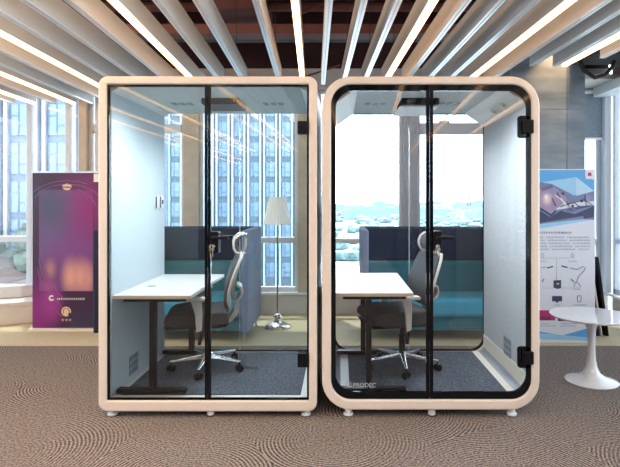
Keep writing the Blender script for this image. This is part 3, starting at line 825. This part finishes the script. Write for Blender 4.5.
b = MB(); x, z = bp_(57, 300)
for k in range(15):
    xx = x + k*.0215
    b.box(xx, xx+.016, -.003, -.0002, z+.006, z+.010); b.box(xx+.001, xx+.015, -.003, -.0002, z+.016, z+.020); b.box(xx+.006, xx+.010, -.003, -.0002, z, z+.026)
link('character_row', b, 'wprint', pr)
x, z = bp_(66.3, 311.5)
b = flat_c(x, z, .055, .040, -20, 300); b.prism([(x+.030*math.cos(2*PI*k/16)*1.0, z-.004+.038*math.sin(2*PI*k/16)) for k in range(16)], 'y', -.0035, -.0002)
link('coin_emblem', b, 'gold', pr)
x, z = bp_(61.5, 321)
for k in range(3):
    xx = x+k*.042
    link('character', MB().box(xx+.013, xx+.018, -.003, -.0002, z, z+.026).box(xx, xx+.030, -.003, -.0002, z+.014, z+.018).box(xx+.004, xx+.026, -.003, -.0002, z+.002, z+.006), 'gold', pr)
x, z = bp_(94, 182)
link('cream_tab', MB().box(x, x+.06, -.010, -.001, z, z+.095), 'cream', bn, bevel=.002)

# ------------------------------------------------------------------ white and blue poster stand
PY = 5.5
px0_, pz0 = WX(540, PY), WZ(343, PY)
pst = thing('poster_stand', 'white and blue poster stand with robot arm pictures behind the round table', 'poster stand', (px0_, PY, pz0))
def pp(px, py): return (px-540)*PY/F, (343-py)*PY/F
WP, HP = pp(595, 169)
sheet = link('printed_sheet', MB().box(-.23, WP, 0, .008, 0, HP), 'poster', pst)
link('base', MB().box(-.25, WP+.02, -.06, .10, -pz0+.0005, -.0005), 'steel', pst, bevel=.006)
link('support_pole', MB().tube([(.2, .05, 0), (.2, .03, HP-.02)], .01, 10), 'steel', pst)
def poly(name, pts, m, lay=1, parent=None):
    q = [pp(*p) for p in pts]
    return link(name, MB().prism([(max(-.229, a), c) for a, c in q], 'y', -.0007*lay-.0004, -.0002), m, parent or sheet)
poly('blue_header', [(516, 170), (585, 170), (585, 176), (594, 180), (594, 196), (540, 226), (516, 230)], 'pblue', 1)
poly('light_triangle', [(516, 186), (576, 177), (594, 191), (560, 199), (540, 186)], 'plight', 2)
poly('pale_triangle', [(576, 177), (594, 191), (576, 196)], 'ppale', 3)
poly('picture_ground', [(516, 183), (540, 182), (552, 184), (574, 195.5), (594, 191), (594, 220), (584, 219), (540, 224), (516, 226)], 'pgrey', 2.5)
poly('chip_picture', [(530, 205), (540, 189), (552, 184.5), (567, 199), (551, 214), (540, 207)], 'pink', 3.5)
poly('chip_side', [(540, 207), (551, 214), (556, 209.5), (556, 212), (551, 216.5), (540, 209.5)], 'pdark', 4)
poly('city_dark', [(516, 212), (540, 211), (550, 217), (560, 211), (575, 214), (594, 206), (594, 217), (584, 219), (583, 216), (540, 223), (516, 225)], 'pdark', 3.2)
for k in range(6):
    poly('chip_pin', [(541+k*1.9, 188.5-k*.7), (542+k*1.9, 188.2-k*.7), (543.5+k*1.9, 191-k*.7), (542.5+k*1.9, 191.3-k*.7)], 'pdark', 5)
b = MB()
def pt(px, py, y=-.006): a, c = pp(px, py); return (a, y, c)
b.tube([pt(546, 196), pt(551, 192.5), pt(556, 196), pt(561, 199), pt(566, 205)], [.008, .016, .020, .022, .018], 8)
b.tube([pt(554, 209), pt(562, 207.5), pt(570, 206), pt(579, 204), pt(594, 203)], [.016, .020, .022, .026, .026], 8)
b.tube([pt(547, 199), pt(553, 202), pt(557, 200)], .009, 8)
b.tube([pt(556, 213), pt(566, 211), pt(582, 208)], .012, 8)
bm = b.b; bmesh.ops.scale(bm, vec=(1, .12, 1), verts=bm.verts)
link('robot_hand_picture', b, 'poster', sheet)
for (u, v) in ((563, 193.5), (572.5, 206), (581.5, 201), (562, 212)):
    a, c = pp(u, v); link('joint_picture', MB().prism([(a+.013*math.cos(2*PI*k/12), c+.016*math.sin(2*PI*k/12)) for k in range(12)], 'y', -.0065, -.0002), 'pdark', sheet)
poly('white_box', [(585.5, 170.5), (594.5, 170.5), (594.5, 179), (585.5, 179)], 'wprint', 3)
poly('red_stamp', [(588, 172.5), (591, 172.5), (591.5, 176), (587.5, 176)], 'pred', 4)
poly('pale_stripe', [(516, 227.5), (540, 224), (584, 219), (594, 217.5), (594, 219.5), (540, 228.5), (516, 232)], 'plight', 2)
# lines of text, unreadably small on the sheet
def marks(name, px0, px1, py, h, m, step=.0155, fill=.75, gaps=()):
    x0, z = pp(px0, py); x1, _ = pp(px1, py); b = MB(); x = x0; k = 0
    while x < x1:
        if k not in gaps:
            w = step*fill
            b.box(x, x+w, -.0016, -.0002, z+h*.10, z+h*.26); b.box(x, x+w*.9, -.0016, -.0002, z+h*.62, z+h*.78); b.box(x+w*(.3+.3*random.random()), x+w*.75, -.0016, -.0002, z-h*.05, z+h)
        x += step; k += 1
    return link(name, b, m, sheet)
marks('title_row', 531, 561, 233.4, .020, 'ptext', .026, .8)
text('title_row', '有限公司', .026, 'ptext', (pp(561.5, 233.6)[0], -.0012, pp(561.5, 233.6)[1]), sheet)
for k in range(5):
    marks('text_row', 531, 590 if k not in (0, 4) else 588, 238.0 + k*3.0, .015, 'pline', .0145, .72, gaps=(9+k, 10+k, 24+2*k, 25+2*k))
marks('caption', 540, 546, 262, .010, 'pline', .012); marks('caption', 568, 577, 262, .010, 'pline', .012)
marks('caption', 573, 581, 289.8, .011, 'pline', .012); marks('caption', 554.5, 560, 305.5, .011, 'pline', .012); marks('caption', 573, 586, 305.5, .011, 'pline', .012)
# diagram
b = MB()
for seg_ in (((541, 258), (570, 258)), ((556.5, 258), (556.5, 281)), ((541, 288), (578, 288))):
    b.tube([pt(*seg_[0], -.001), pt(*seg_[1], -.001)], .0015, 4)
link('diagram_line', b, 'pline', sheet)
def outline(name, pts, r=.0025, m='pline'):
    return link(name, MB().tube([pt(*p, -.0012) for p in pts], r, 4), m, sheet)
for cx_ in (542.5, 572.3): outline('bulb_icon', [(cx_-1.2, 257), (cx_-1.4, 255), (cx_, 253), (cx_+1.4, 255), (cx_+1.2, 257), (cx_-1.2, 257.5)])
b = MB()
for (u, v, u2, v2) in ((552, 198, 556, 206), (557, 192, 560, 198), (566, 201, 571, 210), (573, 202, 580, 207), (583, 199, 592, 205), (585, 195, 586, 206), (560, 207, 571, 203), (575, 209, 590, 206)):
    b.tube([pt(u, v, -.0065), pt(u2, v2, -.0065)], .0035, 5)
link('machine_line_picture', b, 'pdark', sheet)
outline('robot_arm_icon', [(570, 268), (577, 269.5), (583, 266.5), (585.5, 267.5), (584, 271), (579, 276), (577, 281), (575.5, 283)], .0045)
outline('robot_arm_base_icon', [(574, 287), (575, 283), (579, 283), (580.5, 287)], .004)
outline('tool_icon', [(561.5, 266), (567.5, 267.5)], .007, 'pdark'); outline('tool_icon', [(547, 268), (553, 266.5)], .006, 'pdark')
outline('tool_icon', [(541, 268), (546, 267)], .004); outline('tool_icon', [(571, 279), (574, 282)], .007, 'pgrey'); outline('tool_icon', [(544, 279), (542, 282)], .007, 'pgrey')
poly('cabinet_icon', [(553.5, 280.5), (561, 280), (561, 288), (557.5, 289), (553.5, 287.5)], 'pdark', 3)
poly('cabinet_light', [(556.5, 283.2), (559, 283), (559, 284.2), (556.5, 284.4)], 'gold', 4)
poly('monitor_icon', [(552, 296), (562, 296), (562, 301.3), (552, 301.3)], 'pdark', 2); poly('monitor_icon', [(556, 301.3), (558, 301.3), (558.5, 302.6), (555.5, 302.6)], 'pdark', 2)
outline('handheld_icon', [(577.5, 295.8), (581, 295.8), (581.2, 299), (580.6, 302), (578, 302), (577.2, 299), (577.5, 295.8)], .004, 'pgrey')
poly('magenta_photo', [(516, 310.2), (555, 310.2), (555, 320.3), (516, 320.3)], 'pred', 2)
poly('blue_photo', [(558, 311), (592, 311), (592, 321), (558, 321)], 'pdark', 2)
for k in range(5): poly('figure_picture', [(541.5+k*1.8, 320.2), (541.5+k*1.8, 316+(k % 2)), (542.8+k*1.8, 316+(k % 2)), (542.8+k*1.8, 320.2)], 'pdark', 3)
marks('caption', 541, 548.4, 324, .010, 'pline', .012); marks('caption', 561, 576, 324, .010, 'pline', .012)
marks('caption', 540, 556, 326.3, .010, 'pline', .012); marks('caption', 560, 575, 326.3, .010, 'pline', .012)
poly('blue_wave', [(516, 327), (540, 331.5), (562, 335.5), (594, 326.5), (594, 338.5), (516, 337)], 'pblue', 2)
poly('pale_wave', [(516, 331), (562, 335), (594, 338), (594, 341), (516, 338.5)], 'plight', 3)
poly('white_wave', [(516, 340), (594, 342.2), (594, 343), (516, 343)], 'poster', 4)

# ------------------------------------------------------------------ tulip table
TY = 4.34; tx = WX(591.5, TY)
tt = thing('tulip_table', 'glossy white round table on a single flared foot beside the rounded booth', 'table', (tx, TY, 0))
ztt = .548
link('table_top', MB().lathe([(.30, ztt-.022), (.318, ztt-.016), (.326, ztt-.006), (.324, ztt), (.0001, ztt)], seg=72), 'tulip', tt, smooth=True)
link('pedestal', MB().lathe([(.205, 0), (.207, .006), (.195, .014), (.15, .026), (.10, .045), (.065, .075), (.045, .12), (.034, .18), (.030, .26), (.030, .36), (.036, .43), (.052, .48), (.08, .51), (.11, ztt-.023)], seg=56), 'tulip', tt, smooth=True)

# leaning boards behind the poster
def leaning(name, m, pxb, pxt, pyb, pyt, Y, w, label, fold=None):
    xb, zb = WX(pxb, Y), max(WZ(pyb, Y), .007); xt, zt = WX(pxt, Y), WZ(pyt, Y)
    o = link(name, MB().prism([(xb, .007), (xb+w, .007), (xt+w, zt), (xt, zt)], 'y', Y, Y+.45), m, loc=(xb, Y+.2, 0.007), bevel=.004)
    return tag(o, label, 'board', 'boards leaning beyond the poster')
leaning('leaning_board', 'blackm', 606, 595.5, 320, 257, 5.75, .035, 'glossy black flat board leaning behind the poster, furthest toward the corner window')
leaning('leaning_board', 'deskedge', 601, 590, 320, 262, 5.75, .022, 'thin beige edged board leaning behind the poster beside the black one')
leaning('leaning_board', 'navy', 597, 586, 320, 250, 5.75, .03, 'dark board leaning mostly hidden behind the poster edge')

# curved white bench at the window beside the banner
r_ = 1.15; cx_, cy_ = WX(0, 6.3)-.55, 6.85
pts = [(cx_-.2, 6.84)] + [(cx_ + r_*math.sin(math.radians(a)), cy_ - r_*.62*math.cos(math.radians(a))) for a in range(-10, 91, 10)]
bench = thing('curved_window_bench', 'curved white marble bench along the window beside the purple banner', 'bench', (cx_, 6.4, .006))
link('bench_body', MB().prism([(a*.985 + cx_*.015, c) for a, c in pts], 'z', .006, .215), 'marble', bench, world=True, bevel=.01)
link('bench_top', MB().prism(pts, 'z', .216, .27), 'marble', bench, world=True, bevel=.012)
link('bench_step', MB().prism([(cx_-.1, 6.80), (cx_-.1, 6.52), (cx_+.35, 6.52), (cx_+.62, 6.62), (cx_+.72, 6.80)], 'z', .271, .42), 'marble', bench, world=True, bevel=.012)

# ------------------------------------------------------------------ outside
G0 = -24.0
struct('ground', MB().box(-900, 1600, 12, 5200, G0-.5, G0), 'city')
def tower(name, label, x0, x1, yd, z0, z1, floor_h, bays, mats, fin_w, fin_d, band, prefix_rows, zoff):
    wallm, glassm, finm = mats
    r = thing(name, label, 'building', ((x0+x1)/2, yd, G0))
    link('facade', MB().box(x0, x1, yd, yd+14, z0, z1), wallm, r, world=True)
    bw = (x1-x0)/bays
    proto = None
    rows = []
    for k in range(prefix_rows): rows.append(zoff + k*floor_h)
    n = 0
    for i in range(bays):
        f = MB(); xx = x0 + i*bw
        f.box(xx-fin_w/2, xx+fin_w/2, yd-fin_d, yd-.01, z0, z1); 
        link('fin', f, finm, r, world=True)
        f = MB(); f.box(xx+fin_w*1.9, xx+fin_w*2.9, yd-fin_d, yd-.01, z0, z1); link('fin', f, finm, r, world=True)
    for zr in rows:
        for i in range(bays):
            if n >= 100: break
            xx = x0 + i*bw + fin_w*3.3; ww = bw - fin_w*4.2
            if proto is None:
                b = MB()
                h = floor_h*band
                b.box(0, ww, -.12, -.02, 0, h)
                b.mi = 1
                for q in (0, .34, .97): b.box(ww*q, ww*q+.05*bw*.5, -.2, -.121, 0, h)
                b.box(ww*.0, ww*.34, -.19, -.121, h*.62, h*.66); b.box(ww*.34, ww*.97, -.19, -.121, h*.30, h*.34)
                proto = link('window', b, [glassm, wallm], r)
                o_ = proto
            else:
                o_ = proto.copy(); COL.objects.link(o_)
            o_.location = Vector((xx, yd, zr)) - r.location
            n += 1
    return r
sc_ = 84/F
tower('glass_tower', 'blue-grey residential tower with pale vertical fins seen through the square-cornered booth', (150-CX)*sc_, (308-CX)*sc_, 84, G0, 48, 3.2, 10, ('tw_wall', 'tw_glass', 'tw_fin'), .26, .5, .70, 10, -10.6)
sc2 = 44/F
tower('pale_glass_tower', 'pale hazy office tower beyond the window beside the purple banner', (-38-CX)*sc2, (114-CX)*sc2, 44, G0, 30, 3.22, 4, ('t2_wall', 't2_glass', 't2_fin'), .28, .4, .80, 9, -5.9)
# low houses below
def house(x, y, w, d, zt, label):
    r = thing('red_roofed_house', label, 'house', (x, y, G0), 0, 'red roofed houses below the window')
    link('wall', MB().box(-w/2, w/2, -d/2, d/2, 0, zt-G0), 'brick', r)
    h = zt-G0
    link('roof', MB().prism([(-w/2-.4, h), (w/2+.4, h), (w/2*.3, h+1.6), (-w/2*.3, h+1.6)], 'y', -d/2-.4, d/2+.4), 'roof', r)
    for i in range(3): link('window', MB().box(-w/2+.6+i*w/3, -w/2+1.8+i*w/3, -d/2-.05, -d/2+.02, h-2.2, h-.8), 't2_glass', r)
for (x, y, w, d, zt) in ((-28, 38, 9, 6, -4.2), (-19.5, 36, 7, 6, -5.2), (-24, 31, 6, 5, -5.6), (-16, 40, 8, 6, -4.6), (-35, 36, 7, 6, -3.8)):
    house(x, y, w, d, zt, 'low house with red roof below the tower, seen through the window by the banner')
for k, (x, y, zt, r0) in enumerate([(-27, 41.5, -1.2, 2.6), (-23, 41, .2, 2.4), (-30.5, 41, -.6, 2.4), (-33, 41.5, .4, 2.6)]):
    t = thing('tree', 'hazy green tree in front of the pale tower beyond the window', 'tree', (x, y, G0), 0, 'trees by the pale tower')
    b = MB()
    for q in range(9): b.blob((random.uniform(-1.2, 1.2), random.uniform(-.8, .8), zt-G0-random.uniform(.6, 3.6)), r0*random.uniform(.35, .55), 2, .18)
    link('crown', b, 'neartree', t); link('trunk', MB().tube([(0, 0, 0), (0, 0, zt-G0-2.5)], .25, 8), 'brick', t)
# the far city
for k in range(46):
    y = random.uniform(500, 2400); px = random.uniform(322, 500)
    x = (px-CX)*y/F
    h = random.uniform(6, 18) * (1 if y < 1200 else 1.6)
    w = random.uniform(18, 60); d = random.uniform(12, 30)
    r = MB(); r.box(-w/2, w/2, -d/2, d/2, 0, h*.86); r.box(-w*.3, w*.2, -d*.3, d*.3, h*.86, h)
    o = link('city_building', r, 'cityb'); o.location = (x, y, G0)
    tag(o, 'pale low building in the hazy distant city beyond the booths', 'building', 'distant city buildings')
b = MB()
for k in range(700):
    y = random.uniform(180, 2300); px = random.uniform(318, 505); x = (px-CX)*y/F
    s = random.uniform(1.8, 3.8) * (1 + y/1200)
    b.blob((x, y, G0+s*.5), s, 1, .2, (1.5, 1, .8))
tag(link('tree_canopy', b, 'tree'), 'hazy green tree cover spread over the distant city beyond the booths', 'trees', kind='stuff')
# lattice mast
b = MB(); y = 900; x = (469-CX)*y/F; hm = 27+ .5*0
zt = 6.0*y/F + CZ - G0
for sx, sy in ((-1, -1), (1, -1), (1, 1), (-1, 1)): b.tube([(sx*4, sy*4, 0), (sx*1.0, sy*1.0, zt)], .8, 5)
for k in range(6):
    q = k/6; w = 4-3*q; b.box(-w, w, -w-.2, -w+.6, zt*q, zt*q+.9)
o = link('lattice_mast', b, 't2_line'); o.location = (x, y, G0)
tag(o, 'slender lattice mast rising over the hazy city skyline', 'mast')
# white curved canopy roof below the window
cv = thing('domed_hall', 'white curved roof of a hall just below the window, behind the rounded booth', 'building', (8.6, 48, G0))
b = MB(); rows = []
nx = 24
for j in (0, 1):
    row = []
    for i in range(nx+1):
        a = PI*i/nx
        row.append(b.b.verts.new((-9.6*math.cos(a), -4+j*14, (-10.4-G0) + 6.4*math.sin(a))))
    rows.append(row)
for i in range(nx): b.face([rows[0][i], rows[0][i+1], rows[1][i+1], rows[1][i]])
b.face(rows[0]); b.face(rows[1][::-1])
link('roof', b, 'dome', cv, smooth=True)
link('wall', MB().box(-9.4, 9.4, -3.6, 9.6, 0, -10.4-G0), 'cityb', cv)

# ------------------------------------------------------------------ light
w = bpy.data.worlds.new('World'); SC.world = w; w.use_nodes = True
nt = w.node_tree; nt.nodes.clear()
wo = N(nt, 'ShaderNodeOutputWorld'); bg = N(nt, 'ShaderNodeBackground')
tc = N(nt, 'ShaderNodeTexCoord'); sp = N(nt, 'ShaderNodeSeparateXYZ'); L(nt, tc.outputs['Generated'], sp.inputs[0])
cr = N(nt, 'ShaderNodeValToRGB')
cr.color_ramp.elements[0].position = 0; cr.color_ramp.elements[0].color = (.86, .94, 1, 1)
cr.color_ramp.elements[1].position = .5; cr.color_ramp.elements[1].color = (.72, .86, 1, 1)
L(nt, sp.outputs['Z'], cr.inputs[0]); L(nt, cr.outputs[0], bg.inputs[0])
bg.inputs[1].default_value = 3.4
L(nt, bg.outputs[0], wo.inputs[0])
def sun(name, el, az, strength, col, ang=2):
    l = bpy.data.lights.new(name, 'SUN'); l.energy = strength; l.color = col; l.angle = math.radians(ang)
    o = bpy.data.objects.new(name, l); COL.objects.link(o)
    d = Vector((math.sin(math.radians(az))*math.cos(math.radians(el)), math.cos(math.radians(az))*math.cos(math.radians(el)), math.sin(math.radians(el))))
    o.rotation_euler = (-d).to_track_quat('-Z', 'Y').to_euler(); o.location = d*20
l = bpy.data.lights.new('wall_washer', 'SPOT'); l.energy = 50; l.color = (1, .62, .32); l.spot_size = math.radians(75); l.spot_blend = .6; l.shadow_soft_size = .03
o = bpy.data.objects.new('wall_washer', l); COL.objects.link(o); o.location = (2.62, 5.95, 3.55); o.rotation_euler = (math.radians(18), 0, 0)
sun('sun', 66, -28, 9.0, (1, .93, .82))
# added spots without any fitting, brightening the inside of each booth
for (a0, a1, c0, c1, zf) in (I1, I2):
    for fx_, yy in ((.36, 3.73), (.64, 3.73), (.5, 4.52)):
        l = bpy.data.lights.new('booth_fill', 'SPOT'); l.energy = 25; l.color = (.90, .96, 1); l.shadow_soft_size = 0.0
        l.spot_size = math.radians(165); l.spot_blend = 1.0
        o = bpy.data.objects.new('booth_fill', l); COL.objects.link(o); o.location = (a0+(a1-a0)*fx_, yy, c1-.03 if yy < 4.4 else c1-.08)
# area fills added out of view under the ceiling, lighting room and baffles
def fill_area(x, y, e, col, sx=.5, sy=.5, z=4.08):
    l = bpy.data.lights.new('room_fill', 'AREA'); l.shape = 'RECTANGLE'; l.size = sx; l.size_y = sy; l.energy = e; l.color = col
    o = bpy.data.objects.new('room_fill', l); COL.objects.link(o); o.location = (x, y, z)
for x in (-3.2, -.8, 1.6):
    for y in (-2.6, .2): fill_area(x, y, 38, (1, .87, .76), 1.6, 1.6)
for (x, y) in ((-3.4, 2.0), (-1.9, 2.2), (-2.6, 3.6)): fill_area(x, y, 26, (1, .68, .40), .8, .8)  # warm fills added to tint the baffle sides and frame at left

cam = bpy.data.cameras.new('camera'); co = bpy.data.objects.new('camera', cam); COL.objects.link(co)
cam.sensor_width = 36; cam.lens = F*36/620; cam.shift_x = (310-CX)/620; cam.shift_y = -(233.5-CY)/620
cam.clip_end = 6000; cam.clip_start = .05
co.location = (0, 0, CZ); co.rotation_euler = (PI/2, 0, 0)
SC.camera = co
SC.view_settings.view_transform = 'Standard'; SC.view_settings.look = 'None'; SC.view_settings.gamma = 1
SC.view_settings.exposure = 0.95
SC.cycles.transparent_max_bounces = 40; SC.cycles.max_bounces = 10; SC.cycles.use_denoising = True
SC.cycles.sample_clamp_indirect = 6; SC.cycles.caustics_reflective = False; SC.cycles.caustics_refractive = False
